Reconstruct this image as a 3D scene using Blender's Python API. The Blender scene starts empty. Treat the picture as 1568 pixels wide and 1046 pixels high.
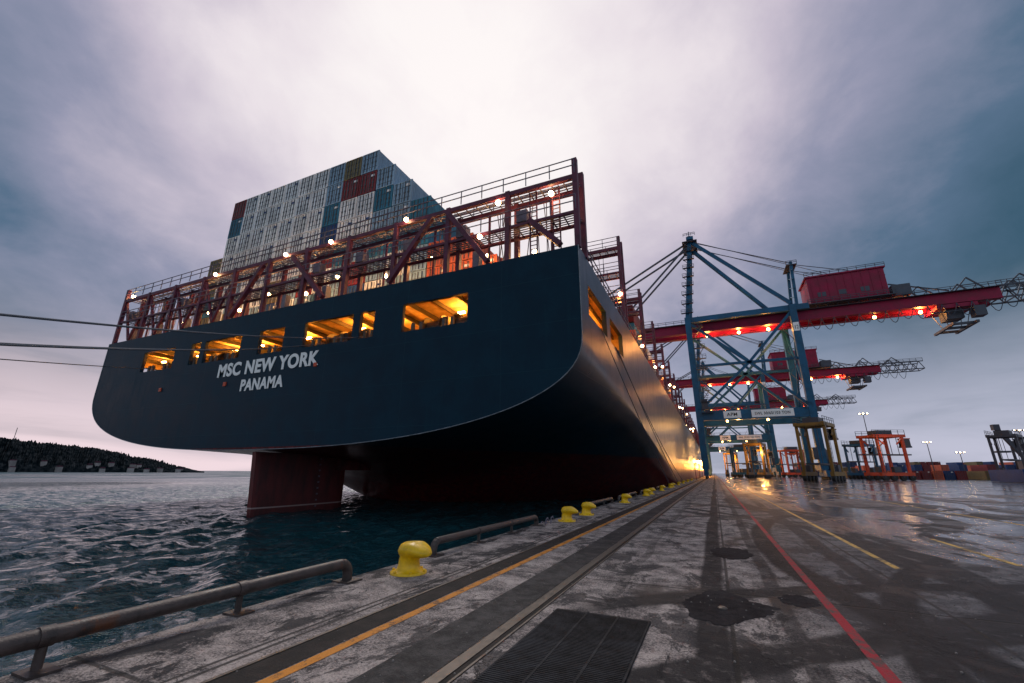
import bpy, math, random
import numpy as np
from mathutils import Vector, Matrix, noise as mnoise
R=random.Random(7)
scene=bpy.context.scene
scene.view_settings.view_transform='Standard'
scene.view_settings.look='None'
scene.view_settings.exposure=0

# ------------------------------------------------------------ node helpers
class S:
    def __init__(s,nt,sock): s.nt=nt; s.k=sock
    def _m(s,op,o=None,c=None,clamp=False):
        n=s.nt.nodes.new('ShaderNodeMath'); n.operation=op; n.use_clamp=clamp
        for i,v in enumerate((s,o,c)):
            if v is None: continue
            if isinstance(v,S): s.nt.links.new(v.k,n.inputs[i])
            else: n.inputs[i].default_value=float(v)
        return S(s.nt,n.outputs[0])
    def __add__(s,o): return s._m('ADD',o)
    __radd__=__add__
    def __sub__(s,o): return s._m('SUBTRACT',o)
    def __mul__(s,o): return s._m('MULTIPLY',o)
    __rmul__=__mul__
    def __truediv__(s,o): return s._m('DIVIDE',o)
    def mx(s,o): return s._m('MAXIMUM',o)
    def mn(s,o): return s._m('MINIMUM',o)
    def abs(s): return s._m('ABSOLUTE')
    def pow(s,o): return s._m('POWER',o)
    def sqrt(s): return s._m('SQRT')
    def sin(s): return s._m('SINE')
    def mod(s,o): return s._m('FLOORED_MODULO',o)
    def inv(s): return s._m('MULTIPLY',-1.0)+1.0
    def ss(s,a,b,ta=0.,tb=1.,kind='SMOOTHSTEP'):
        n=s.nt.nodes.new('ShaderNodeMapRange'); n.interpolation_type=kind
        s.nt.links.new(s.k,n.inputs[0])
        if a>b: a,b,ta,tb=b,a,tb,ta
        for i,v in zip((1,2,3,4),(a,b,ta,tb)): n.inputs[i].default_value=v
        return S(s.nt,n.outputs[0])
def noise(nt,vec,scale,detail=4,rough=.55,dist=0.):
    n=nt.nodes.new('ShaderNodeTexNoise'); n.inputs['Scale'].default_value=scale
    n.inputs['Detail'].default_value=detail; n.inputs['Roughness'].default_value=rough
    n.inputs['Distortion'].default_value=dist
    if vec is not None: nt.links.new(vec,n.inputs['Vector'])
    return S(nt,n.outputs['Fac'])
def mapping(nt,vec,sc=(1,1,1),loc=(0,0,0),rot=(0,0,0)):
    n=nt.nodes.new('ShaderNodeMapping'); nt.links.new(vec,n.inputs[0])
    n.inputs['Scale'].default_value=sc; n.inputs['Location'].default_value=loc; n.inputs['Rotation'].default_value=rot
    return n.outputs[0]
def mix(nt,f,a,b,blend='MIX'):
    n=nt.nodes.new('ShaderNodeMix'); n.data_type='RGBA'; n.blend_type=blend
    if isinstance(f,S): nt.links.new(f.k,n.inputs[0])
    else: n.inputs[0].default_value=f
    for i,v in ((6,a),(7,b)):
        if isinstance(v,tuple): n.inputs[i].default_value=(*v[:3],1)
        else: nt.links.new(v.k if isinstance(v,S) else v,n.inputs[i])
    return n.outputs[2]
def ramp(nt,f,stops):
    n=nt.nodes.new('ShaderNodeValToRGB'); nt.links.new(f.k,n.inputs[0])
    e=n.color_ramp.elements
    while len(e)<len(stops): e.new(.5)
    for i,(p,c) in enumerate(stops): e[i].position=p; e[i].color=(*c,1)
    return n.outputs[0]
def newmat(name):
    m=bpy.data.materials.new(name); m.use_nodes=True
    nt=m.node_tree; b=nt.nodes['Principled BSDF']
    tc=nt.nodes.new('ShaderNodeTexCoord')
    sep=nt.nodes.new('ShaderNodeSeparateXYZ'); nt.links.new(tc.outputs['Object'],sep.inputs[0])
    return m,nt,b,tc.outputs['Object'],[S(nt,o) for o in sep.outputs]
def setc(nt,b,col):
    if isinstance(col,tuple): b.inputs['Base Color'].default_value=(*col,1)
    else: nt.links.new(col,b.inputs['Base Color'])
def setr(nt,b,r):
    if isinstance(r,S): nt.links.new(r.k,b.inputs['Roughness'])
    else: b.inputs['Roughness'].default_value=r
def spec(b,v): b.inputs['Specular IOR Level'].default_value=v
def bump(nt,b,h,strength=.5,dist=.02):
    n=nt.nodes.new('ShaderNodeBump'); n.inputs['Strength'].default_value=strength; n.inputs['Distance'].default_value=dist
    nt.links.new(h.k,n.inputs['Height']); nt.links.new(n.outputs[0],b.inputs['Normal'])
def paint(name,c,rough=.5,var=.35,scale=2.,metal=0.,rust=0.,bmp=0.,sp=.5):
    m,nt,b,P,(x,y,z)=newmat(name)
    n1=noise(nt,P,scale,6,.65)
    col=mix(nt,n1.ss(.3,.7),tuple(v*(1-var) for v in c),tuple(min(1,v*(1+var)) for v in c))
    if rust>0:
        st=noise(nt,mapping(nt,P,(1.5,1.5,.35)),1.8,7,.7).ss(.72-rust*.25,.78-rust*.2)
        col=mix(nt,st,col,(.10,.035,.015))
    setc(nt,b,col); setr(nt,b,n1.ss(.2,.8,rough*.75,min(1,rough*1.25)))
    b.inputs['Metallic'].default_value=metal; spec(b,sp)
    if bmp: bump(nt,b,noise(nt,P,scale*8,4),.6,bmp)
    return m
def emit(name,c,s):
    m,nt,b,P,_=newmat(name); setc(nt,b,c)
    b.inputs['Emission Color'].default_value=(*c,1); b.inputs['Emission Strength'].default_value=s
    return m

# ------------------------------------------------------------ mesh builder
class MB:
    def __init__(s): s.v=[]; s.f=[]; s.m=[]
    def box(s,x0,x1,y0,y1,z0,z1,m=0):
        i=len(s.v)
        s.v+=[(x0,y0,z0),(x1,y0,z0),(x1,y1,z0),(x0,y1,z0),(x0,y0,z1),(x1,y0,z1),(x1,y1,z1),(x0,y1,z1)]
        s.f+=[(i,i+3,i+2,i+1),(i+4,i+5,i+6,i+7),(i,i+1,i+5,i+4),(i+1,i+2,i+6,i+5),(i+2,i+3,i+7,i+6),(i+3,i,i+4,i+7)]
        s.m+=[m]*6
    def beam(s,p,q,w,h=None,m=0):
        h=h or w; p=Vector(p); q=Vector(q); d=(q-p)
        if d.length<1e-6: return
        d.normalize(); up=Vector((0,0,1)) if abs(d.z)<.95 else Vector((0,1,0))
        a=d.cross(up).normalized(); u=a.cross(d).normalized(); i=len(s.v)
        for o in (p,q):
            for sa,su in ((-1,-1),(1,-1),(1,1),(-1,1)):
                s.v.append(tuple(o+a*sa*w/2+u*su*h/2))
        s.f+=[(i,i+1,i+2,i+3),(i+7,i+6,i+5,i+4)]+[(i+k,i+4+k,i+4+(k+1)%4,i+(k+1)%4) for k in range(4)]
        s.m+=[m]*6
    def cyl(s,p,q,r,n=10,m=0,r2=None):
        r2=r if r2 is None else r2
        p=Vector(p); q=Vector(q); d=(q-p).normalized(); up=Vector((0,0,1)) if abs(d.z)<.95 else Vector((0,1,0))
        a=d.cross(up).normalized(); u=a.cross(d).normalized(); i=len(s.v)
        for o,rr in ((p,r),(q,r2)):
            for k in range(n):
                t=2*math.pi*k/n; s.v.append(tuple(o+a*math.cos(t)*rr+u*math.sin(t)*rr))
        for k in range(n): s.f.append((i+k,i+n+k,i+n+(k+1)%n,i+(k+1)%n)); s.m.append(m)
        s.f+=[tuple(range(i,i+n)),tuple(range(i+2*n-1,i+n-1,-1))]; s.m+=[m]*2
    def path(s,pts,r,n=6,m=0):
        for a,b in zip(pts[:-1],pts[1:]): s.cyl(a,b,r,n,m)
    def ball(s,c,r,m=0):
        n=8; i=len(s.v); rings=5
        for a in range(1,rings):
            ph=math.pi*a/rings
            for k in range(n):
                t=2*math.pi*k/n; s.v.append((c[0]+r*math.sin(ph)*math.cos(t),c[1]+r*math.sin(ph)*math.sin(t),c[2]+r*math.cos(ph)))
        for a in range(rings-2):
            for k in range(n):
                s.f.append((i+a*n+k,i+(a+1)*n+k,i+(a+1)*n+(k+1)%n,i+a*n+(k+1)%n)); s.m.append(m)
        s.f+=[tuple(range(i,i+n)),tuple(range(i+(rings-1)*n-1,i+(rings-2)*n-1,-1))]; s.m+=[m]*2
    def lathe(s,c,prof,n=24,m=0,fn=None):
        i=len(s.v)
        for r,z in prof:
            for k in range(n):
                t=2*math.pi*k/n; p=(r*math.cos(t),r*math.sin(t),z)
                if fn: p=fn(*p)
                s.v.append((c[0]+p[0],c[1]+p[1],c[2]+p[2]))
        for a in range(len(prof)-1):
            for k in range(n):
                s.f.append((i+a*n+k,i+a*n+(k+1)%n,i+(a+1)*n+(k+1)%n,i+(a+1)*n+k)); s.m.append(m)
    def rail(s,p,q,hgt=1.1,step=1.6,r=.035,m=0):
        p=Vector(p); q=Vector(q); L=(q-p).length; n=max(1,int(L/step)); up=Vector((0,0,hgt))
        for k in range(n+1):
            a=p+(q-p)*k/n; s.beam(a,a+up,r*2,m=m)
        for f in (1.,.55): s.beam(p+up*f,q+up*f,r*2,m=m)
    def obj(s,name,mats,parent=None,smooth=False,loc=None):
        me=bpy.data.meshes.new(name); me.from_pydata(s.v,[],s.f)
        for m in mats: me.materials.append(m)
        me.polygons.foreach_set('material_index',s.m)
        if smooth: me.polygons.foreach_set('use_smooth',[True]*len(me.polygons))
        me.update(); o=bpy.data.objects.new(name,me); scene.collection.objects.link(o)
        if loc: o.location=loc
        if parent: o.parent=parent
        return o
def empty(name,loc=(0,0,0)):
    o=bpy.data.objects.new(name,None); scene.collection.objects.link(o); o.location=loc; return o
def plight(name,loc,power,color,parent=None,r=.25):
    l=bpy.data.lights.new(name,'POINT'); l.energy=power; l.color=color; l.shadow_soft_size=r
    o=bpy.data.objects.new(name,l); o.location=loc; scene.collection.objects.link(o)
    if parent: o.parent=parent
    return o
def spot(name,loc,aim,power,color,deg=150,r=.3):
    l=bpy.data.lights.new(name,'SPOT'); l.energy=power; l.color=color; l.shadow_soft_size=r; l.spot_size=math.radians(deg); l.spot_blend=.5
    o=bpy.data.objects.new(name,l); o.location=loc; o.rotation_euler=(-Vector(aim)).to_track_quat('Z','Y').to_euler(); scene.collection.objects.link(o)
    return o
def text(name,body,loc,size,mat,parent=None,off=.0,rot=(math.pi/2,0,0),sx=1.):
    c=bpy.data.curves.new(name+'_c','FONT'); c.body=body; c.size=size; c.align_x='CENTER'; c.extrude=.02; c.offset=off; c.space_character=1.08
    t=bpy.data.objects.new(name+'_t',c); scene.collection.objects.link(t)
    bpy.context.view_layer.update()
    me=bpy.data.meshes.new_from_object(t.evaluated_get(bpy.context.evaluated_depsgraph_get()))
    bpy.data.objects.remove(t)
    o=bpy.data.objects.new(name,me); scene.collection.objects.link(o); me.materials.clear(); me.materials.append(mat)
    o.location=loc; o.rotation_euler=rot; o.scale=(sx,1,1)
    if parent: o.parent=parent
    return o

# ------------------------------------------------------------ world
SUN=Vector((-.361,.587,.725)).normalized()
w=bpy.data.worlds.new('World'); scene.world=w; w.use_nodes=True
nt=w.node_tree; bg=nt.nodes['Background']
tc=nt.nodes.new('ShaderNodeTexCoord'); D=tc.outputs['Generated']
def dot(v):
    n=nt.nodes.new('ShaderNodeVectorMath'); n.operation='DOT_PRODUCT'; nt.links.new(D,n.inputs[0]); n.inputs[1].default_value=v
    return S(nt,n.outputs['Value'])
sep=nt.nodes.new('ShaderNodeSeparateXYZ'); nt.links.new(D,sep.inputs[0])
dx,dy,dz=[S(nt,o) for o in sep.outputs]
den=dz.mx(0.0)+.42
cmb=nt.nodes.new('ShaderNodeCombineXYZ'); nt.links.new((dx/den).k,cmb.inputs[0]); nt.links.new((dy/den).k,cmb.inputs[1])
C=cmb.outputs[0]
n1=noise(nt,mapping(nt,C,(1,.95,1),rot=(0,0,.6)),1.7,8,.5,.3)
n2=noise(nt,mapping(nt,C,(1,.9,1),loc=(3,1,0),rot=(0,0,.5)),4.2,9,.58,.3)
n3=noise(nt,mapping(nt,C,(1,.9,1),loc=(7,4,0)),9.0,6,.6,.3)
d=dot(tuple(SUN))
t=d+(n1-.5)*.24+(n2-.5)*.17+(n3-.5)*.05
col=ramp(nt,t.ss(.0,1.05,kind='LINEAR'),[(0,(.46,.55,.64)),(.30,(.24,.30,.38)),(.53,(.040,.10,.155)),(.635,(.095,.16,.25)),(.73,(.30,.31,.43)),(.81,(.59,.53,.63)),(.885,(.85,.775,.82)),(.97,(1.0,.945,.94))])
el=dz.ss(.0,.34)
nh=noise(nt,mapping(nt,D,(1,1,6)),2.2,6,.55,.4)
left=dx.ss(-.1,-.8)
hc=mix(nt,left,(.58,.58,.72),(.98,.78,.83))
hf=el.inv()*nh.ss(.3,.6,.55,1.)
col=mix(nt,hf*.92,col,hc)
sky=nt.nodes.new('ShaderNodeTexSky'); sky.sky_type='NISHITA'; sky.sun_disc=False
sky.sun_elevation=math.asin(SUN.z); sky.sun_rotation=math.radians(328.4)
sk=nt.nodes.new('ShaderNodeVectorMath'); sk.operation='SCALE'; nt.links.new(sky.outputs[0],sk.inputs[0]); sk.inputs['Scale'].default_value=.06
col=mix(nt,.95,sk.outputs[0],col)
nt.links.new(col,bg.inputs[0]); bg.inputs[1].default_value=1.0
sl=bpy.data.lights.new('sun','SUN'); sl.energy=1.5; sl.angle=math.radians(15); sl.color=(1,.92,.86)
so=bpy.data.objects.new('sun',sl); so.rotation_euler=SUN.to_track_quat('Z','Y').to_euler(); scene.collection.objects.link(so)

# ------------------------------------------------------------ camera
cam=bpy.data.cameras.new('camera'); co=bpy.data.objects.new('camera',cam); scene.collection.objects.link(co)
cam.lens=15; cam.sensor_width=36; cam.clip_end=20000; cam.clip_start=.05
co.location=(0,0,1.5)
q=Matrix.Rotation(math.radians(24.5),4,'Z')@Matrix.Rotation(math.radians(107.03),4,'X')@Matrix.Rotation(math.radians(0.3),4,'Z')
co.rotation_euler=q.to_euler(); scene.camera=co

# ------------------------------------------------------------ materials
def ground_material():
    m,nt,b,P,(x,y,z)=newmat('quay_surface')
    fine=noise(nt,P,42,6,.78); med=noise(nt,P,2.3,10,.74); big=noise(nt,P,.35,6,.6)
    agg=noise(nt,P,120,3,.85)
    blot=noise(nt,mapping(nt,P,(1,.35,1)),.9,9,.72,.3)
    conc=mix(nt,(med*.5+fine*.5).ss(.42,.585),(.050,.045,.050),(.54,.465,.44))
    conc=mix(nt,agg.ss(.53,.63)*.7,conc,(.03,.027,.031))
    asph=mix(nt,(med*.35+fine*.35+agg*.3).ss(.43,.59),(.012,.015,.021),(.17,.17,.19))
    am=(x+(blot-.5)*2.4+(med-.5)*1.6).ss(.2,1.3)
    col=mix(nt,am*.9,conc,asph)
    pt=noise(nt,mapping(nt,P,(1.2,.6,1),loc=(5,2,0)),1.1,10,.74,.5).ss(.53,.56)
    edge=x.ss(-3.3,-3.9)
    col=mix(nt,pt*(edge*.12+.76),col,(.015,.017,.023))
    jy=(y.mod(4.6)-2.3).abs().ss(.012,.03,1,0)
    jx=((x+.02).abs().ss(.012,.03,1,0)).mx((x+3.9).abs().ss(.01,.03,1,0)).mx(((x-5.2).mod(6)-3).abs().ss(.012,.03,1,0))
    crack=noise(nt,P,1.1,6,.6,.6)
    ck=(crack-.5).abs().ss(.0015,.006,1,0)*med.ss(.48,.58)
    dark=jy.mx(jx).mx(ck)*med.ss(.35,.55,.35,.85)
    wob=(noise(nt,P,.12,2)-.5)*1.2
    tm=None
    def add(q_,w_,k):
        nonlocal tm
        v=q_.abs().ss(w_*.6,w_,1,0)*k
        tm=v if tm is None else tm.mx(v)
    add(x+wob*.3+.22,.19,.95); add(x+wob*.3-.55,.12,.7); add(x+wob*.3-1.9,.2,.85); add(x-3.4+wob,.28,.85); add(x-5.4+wob,.3,.85); add(x+wob-9,.5,.8); add(x+wob+1.45,.1,.5)
    for cx,cy,r,ww,k in ((14,4,12.6,.24,1),(14.3,4.2,11.2,.24,1),(22,12,21.2,.3,1),(22,12,19.2,.3,.95),(-8,30,14.,.3,.7),
                      (10,-6,14.5,.26,.95),(10,-6,16.3,.26,.95),(30,30,29.3,.5,.95),(30,30,26.6,.45,.95),(6,26,9.5,.35,.8),(-14,10,17.2,.3,.9),(-14,10,19.6,.3,.9),(18,-12,22,.3,.9),(18,-12,24.4,.3,.9),(40,2,33,.35,.9),(40,2,35.2,.35,.9),(12,40,20,.5,.9)):
        add(((x-cx)*(x-cx)+(y-cy)*(y-cy)).sqrt()-r+wob*.5,ww,k)
    gate=x.ss(-2.0,-1.2)
    tread=noise(nt,P,7,6,.75).ss(.28,.5,.55,1)
    tm=tm*tread*gate*big.ss(.25,.45,.7,1)
    col=mix(nt,tm,col,(.008,.009,.013))
    col=mix(nt,dark,col,(.012,.012,.012))
    os=noise(nt,mapping(nt,P,loc=(9,9,0)),.8,5,.5).ss(.57,.66)*gate
    col=mix(nt,os*.78,col,(.014,.012,.014))
    wn=noise(nt,mapping(nt,P,(.35,.13,1)),1.,7,.62,.8)
    wet=wn.ss(.46,.515)*x.ss(1.6,4.5)*y.ss(6.,11)
    far=y.ss(14,60)*x.ss(-1.5,3)
    wet=wet.mx(far*wn.ss(.34,.5,.35,1))
    col=mix(nt,wet*.75,col,(.010,.013,.020))
    setc(nt,b,col)
    nt.links.new((wet*.3+.2).k,b.inputs['Specular IOR Level'])
    rg=mix(nt,am,(.74,.74,.74),(.62,.62,.62))
    rr=S(nt,rg)+(fine-.5)*.3-os*.12
    rr=rr*wet.inv()+wet*.10
    setr(nt,b,rr.mx(.07))
    hgt=(fine*.6+agg*.35+med*.8)*(wet*-.85+1)-dark*.8-pt*.3
    bump(nt,b,hgt,1.,.018)
    return m
MG=ground_material()
def water_material():
    m,nt,b,P,(x,y,z)=newmat('sea_water')
    setc(nt,b,(.010,.052,.066)); b.inputs['IOR'].default_value=1.36
    b.inputs['Specular Tint'].default_value=(.75,.95,1,1)
    a=noise(nt,mapping(nt,P,(1,.5,1),rot=(0,0,.5)),1.3,5,.55,.4)
    c=noise(nt,mapping(nt,P,(1,.6,1),rot=(0,0,-.3)),6,4,.6)
    e=noise(nt,mapping(nt,P,(1,.45,1),rot=(0,0,.3)),.33,3,.5)
    g=noise(nt,mapping(nt,P,(1,1,1)),.018,6,.6,.5)
    dist=((x*x+y*y).sqrt())
    near=dist.ss(90,420,1,0)
    setr(nt,b,dist.ss(50,400)*(g.ss(.35,.62,.10,.5))+.05)
    bump(nt,b,(a*1.2+c*.22+e*2.0)*near,1.,.34)
    return m
MW=water_material()
def hull_material():
    m,nt,b,P,(x,y,z)=newmat('hull_paint')
    n1=noise(nt,P,.6,6,.6); stv=noise(nt,mapping(nt,P,(1.3,1.3,.09)),1.6,7,.65)
    blue=mix(nt,n1.ss(.3,.7),(.0015,.020,.040),(.003,.029,.053))
    blue=mix(nt,stv.ss(.56,.75)*.35,blue,(.008,.044,.064))
    red=mix(nt,stv.ss(.35,.7),(.035,.005,.007),(.16,.016,.018))
    col=mix(nt,z.ss(3.26,3.30),red,blue)
    sc=noise(nt,mapping(nt,P,(1,.25,2.5)),1.3,9,.75).ss(.66,.70)*z.ss(2,4)*z.ss(10,7)
    col=mix(nt,sc*.3,col,(.08,.09,.12))
    px=(x.mod(7.5)-3.75).abs().ss(.0,.035,1,0); py=(y.mod(9.0)-4.5).abs().ss(.0,.04,1,0); pz=(z.mod(2.9)-1.45).abs().ss(.0,.035,1,0)
    ed=px.mx(py).mx(pz)
    col=mix(nt,ed*.5,col,(.012,.05,.072))
    setc(nt,b,col)
    side=y.ss(23.02,23.2)
    setr(nt,b,n1.ss(.2,.8,.27,.36)+stv.ss(.5,.8)*.10+side.inv()*.15)
    nt.links.new((side*.28+.10).k,b.inputs['Specular IOR Level'])
    wav=noise(nt,mapping(nt,P,(.5,.5,1)),.9,3,.5)
    bump(nt,b,wav*.6+ed*.35,.3,.04)
    return m
MH=hull_material()
M_int=paint('mooring_deck_interior',(.48,.36,.20),.6,.3,1.)
M_mach=paint('winch_paint',(.05,.045,.04),.5,.4,3)
M_white=paint('white_lettering',(.88,.88,.88),.5,.05,3)
M_maroon=paint('maroon_steel',(.105,.024,.050),.55,.4,1.5,rust=.15,sp=.3)
M_rail=paint('rail_steel',(.12,.10,.14),.5,.3,2)
M_lamp=emit('lamp_warm',(1,.66,.30),50)
M_lampo=emit('lamp_orange',(1,.42,.10),50)
M_yel=paint('bollard_yellow',(.80,.48,.004),.38,.18,9,rust=.3,bmp=.004)
M_pipe=paint('rusty_pipe',(.050,.036,.034),.5,.5,7,rust=.5,bmp=.006)
M_blk=paint('rubber_black',(.015,.015,.016),.7,.3,6)
M_steel=paint('worn_steel',(.09,.075,.065),.5,.4,9,metal=.5,rust=.5)
M_blue=paint('crane_blue',(.010,.090,.185),.5,.25,.4,rust=.1,sp=.3)
M_red=paint('crane_red',(.24,.004,.042),.5,.25,.4,sp=.3)
M_grey=paint('crane_grey',(.04,.05,.075),.5,.3,.5)
M_rope=paint('rope_fibre',(.08,.10,.13),.8,.3,20)
M_orange=paint('carrier_orange',(.50,.06,.02),.5,.25,.6)
M_yellowm=paint('carrier_yellow',(.22,.12,.02),.5,.3,.6)
M_glass=paint('dark_glass',(.01,.012,.015),.1,.1,1)

# ------------------------------------------------------------ ground and water
QX=-5.15; WZ=-1.8
def quay():
    b=MB(); F=9000
    b.v+=[(QX+.06,-400,0),(F,-400,0),(F,F,0),(QX+.06,F,0),(QX,-400,-.06),(QX,F,-.06),(QX,-400,-8),(QX,F,-8)]
    b.f+=[(0,1,2,3),(4,0,3,5),(6,4,5,7)]; b.m+=[0,0,0]
    return b.obj('quay_ground',[MG])
quay()
def water():
    xs=np.concatenate([-np.geomspace(9000,132,50),-np.geomspace(130,60,110),np.arange(-59.7,-4.9,.26)])
    ys=np.concatenate([-np.geomspace(3000,9,20),np.arange(-8,50,.26),np.geomspace(50.5,110,90),np.geomspace(112,9000,40)])
    X,Y=np.meshgrid(xs,ys,indexing='ij'); Z=np.zeros_like(X)
    r=np.random.RandomState(3)
    for k in range(34):
        lam=r.uniform(.9,6.5); th=r.normal(.5,.5); am=.0115*lam**.8; ph=r.uniform(0,6.28)
        kx,ky=math.cos(th)*6.283/lam,math.sin(th)*6.283/lam
        s_=np.sin(X*kx+Y*ky+ph+.8*np.sin(X*.21+Y*.17+k)); Z+=am*(1-1.1*np.abs(s_)**.85)
    fade=np.clip((135+X)/50,0,1)*np.clip((112-Y)/50,0,1)*np.clip((Y+9)/5,0,1)
    Z=WZ+(Z-Z.mean())*fade
    n,m=X.shape; me=bpy.data.meshes.new('sea_water')
    V=np.stack([X,Y,Z],-1).reshape(-1,3); idx=np.arange(n*m).reshape(n,m)
    Fc=np.stack([idx[:-1,:-1],idx[1:,:-1],idx[1:,1:],idx[:-1,1:]],-1).reshape(-1,4)
    me.from_pydata(V.tolist(),[],Fc.tolist()); me.materials.append(MW)
    me.polygons.foreach_set('use_smooth',[True]*len(me.polygons))
    o=bpy.data.objects.new('sea_water',me); scene.collection.objects.link(o)
water()
def strip(name,x0,x1,y0,y1,mat,z=.004):
    b=MB(); b.v+=[(x0,y0,z),(x1,y0,z),(x1,y1,z),(x0,y1,z)]; b.f.append((0,1,2,3)); b.m.append(0)
    return b.obj(name,[mat])
def worn(name,c,rough=.5,th=(.42,.6),under=(.06,.058,.056),sc=6.,sp=.25):
    m,nt,b,P,(x,y,z)=newmat(name)
    n1=noise(nt,P,sc,8,.75); n2=noise(nt,P,.9,4,.6); n3=noise(nt,P,60,4,.7)
    f=(n1*.5+n2*.3+n3*.2).ss(th[0],th[1])
    setc(nt,b,mix(nt,f,under,c)); setr(nt,b,rough); spec(b,sp); bump(nt,b,n3,.8,.01); return m
M_redline=worn('red_road_paint',(.34,.005,.022),.65,(.43,.53))
M_yelline=worn('yellow_road_paint',(.58,.36,.09),.6,(.44,.52))
M_orgline=worn('orange_rail_paint',(.58,.21,.012),.6,(.41,.51),(.10,.05,.025))
M_plate=worn('bitumen_infill',(.060,.057,.06),.75,(.42,.60),(.006,.007,.010),5)
M_groove=worn('groove_dark',(.028,.021,.020),.8,(.42,.6),(.004,.004,.005),5)
strip('red_lane_line',1.0,1.10,-3,420,M_redline)
strip('yellow_lane_line',2.53,2.63,9.75,420,M_yelline)
strip('yellow_lane_line',4.55,4.65,11.,14.5,M_yelline); strip('yellow_lane_line',8.5,8.6,13,420,M_yelline)
strip('cable_slot',-3.58,-3.29,-6,420,M_groove)
strip('orange_edge_line',-3.27,-3.16,-6,420,M_orgline)
strip('track_infill',-2.66,-2.17,-6,420,M_plate)
b=MB(); b.box(-2.15,-2.04,-6,420,-.02,.012,0); b.box(-1.985,-1.965,-6,420,-.02,.010,0); b.box(-3.62,-3.585,-6,420,-.02,.012,0); b.obj('crane_rail',[M_steel])
strip('rail_slot',-2.038,-1.988,-6,420,M_groove)
strip('rail_slot',25.35,25.65,-6,420,M_groove)
def mat_plate():
    b=MB(); b.box(-1.82,-.79,2.5,5.28,.001,.016)
    for k in range(86):
        yy=2.54+k*.0315; b.box(-1.80,-.81,yy,yy+.018,.016,.021)
    for xx in (-1.47,-1.13): b.box(xx,xx+.02,2.5,5.28,.016,.024)
    return b.obj('rubber_mat',[worn('mat_rubber',(.030,.032,.040),.75,(.40,.62),(.004,.004,.006),5,.18)])
mat_plate()
def stain(name,cx,cy,rx,ry,seed,tail,mat,z=.003):
    b=MB(); n=120
    for k in range(n):
        t=2*math.pi*k/n; nv=mnoise.noise(Vector((math.cos(t)*1.7+seed,math.sin(t)*1.7,seed)))+.5*mnoise.noise(Vector((math.cos(t)*6+seed,math.sin(t)*6,seed)))+.2*mnoise.noise(Vector((math.cos(t)*18+seed,math.sin(t)*18,seed)))
        r_=1+.26*nv; xx=rx*r_*math.cos(t); yy=ry*r_*math.sin(t)
        if xx>0: yy*=1-tail*min(1,xx/rx)*.75; xx*=1+tail*.6
        b.v.append((cx+xx,cy+yy+tail*.25*xx,z))
    b.f.append(tuple(range(n))); b.m.append(0); return b.obj(name,[mat])
M_pud=worn('oil_soaked_concrete',(.030,.029,.034),.8,(.40,.60),(.006,.006,.009),7,.08)
stain('oil_stain',-.12,6.25,.42,.72,2.2,.8,M_pud)
stain('oil_stain',.75,6.9,.2,.3,8.2,.2,M_pud)
stain('oil_stain',.1,10.2,.35,.7,4.2,.3,M_pud)
b=MB(); b.lathe((-.1,6.15,0),[(0,.02),(.03,.022),(.05,.012),(.055,.003)],14); b.obj('drain_stud',[M_steel])
b=MB()
for k in range(700):
    xx=R.uniform(-4.9,4); yy=R.uniform(1.5,14); s_=R.uniform(.003,.011)
    b.ball((xx,yy,s_*.5),s_)
b.obj('grit',[paint('grit_stone',(.2,.18,.17),.8,.4,20)])
def bollard(x,y,k=0):
    b=MB(); s_=.93
    def fn(px,py,pz):
        u=max(0,(pz-.22)/.24)
        if pz>.2:
            px=px*(1+.22*min(1,u))+.125*min(1,u*1.3)
            if px>.16: pz-=.42*(px-.16)
        return (px*s_,py*s_,pz*s_)
    b.lathe((0,0,0),[(.30,0),(.30,.03),(.25,.04),(.20,.06),(.18,.12),(.17,.2),(.175,.26),(.215,.30),(.25,.35),(.25,.40),(.225,.445),(.17,.475),(.09,.487),(0,.49)],28,fn=fn)
    for j in range(6):
        t=j*math.pi/3+.3; b.cyl((.25*math.cos(t),.25*math.sin(t),.03),(.25*math.cos(t),.25*math.sin(t),.06),.022,6)
    o=b.obj('mooring_bollard',[M_yel],smooth=True,loc=(x,y,.0)); o.rotation_euler=(0,0,k)
for i,(x_,y_) in enumerate([(-4.5,6.05),(-4.5,14.2),(-4.5,16.6),(-4.45,24.1),(-4.45,32),(-4.45,34.5),(-4.45,42),(-4.45,50),(-4.45,53),(-4.45,62),(-4.45,72),(-4.45,84),(-4.45,98),(-4.5,-20),(-4.5,-22.5)]):
    bollard(x_,y_,R.uniform(-.3,.3))
def pipe(y0,y1):
    b=MB(); x_=-4.97; r=.068; z_=.24
    for (a,c) in ((y0,1),(y1,-1)):
        pts=[(x_,a,.02)]+[(x_,a+c*(.14-.14*math.cos(t)),z_-.14+.14*math.sin(t)) for t in (0,.4,.8,1.2,1.57)]
        b.path(pts,r,14)
        for p_ in pts[1:]: b.ball(p_,r*.985)
    b.cyl((x_,y0+.14,z_),(x_,y1-.14,z_),r,16)
    for e in (y0,y1): b.box(x_-.13,x_+.16,e-.14,e+.14,.0,.022)
    n=max(1,int((y1-y0)/1.6))
    for k in range(1,n):
        e=y0+(y1-y0)*k/n; b.cyl((x_,e,0),(x_,e,z_),.035,10); b.box(x_-.1,x_+.15,e-.1,e+.1,.0,.02)
        b.cyl((x_,e-.05,z_),(x_,e+.05,z_),r*1.13,14)
    o=b.obj('edge_pipe_barrier',[M_pipe],smooth=True)
    if hasattr(o.data,'set_sharp_from_angle'): o.data.set_sharp_from_angle(angle=math.radians(40))
for a in ((-6,5.25),(7.4,12.7),(17.9,23.4),(25.2,31),(33.2,41),(43,49.5),(55,61)): pipe(*a)
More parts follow.
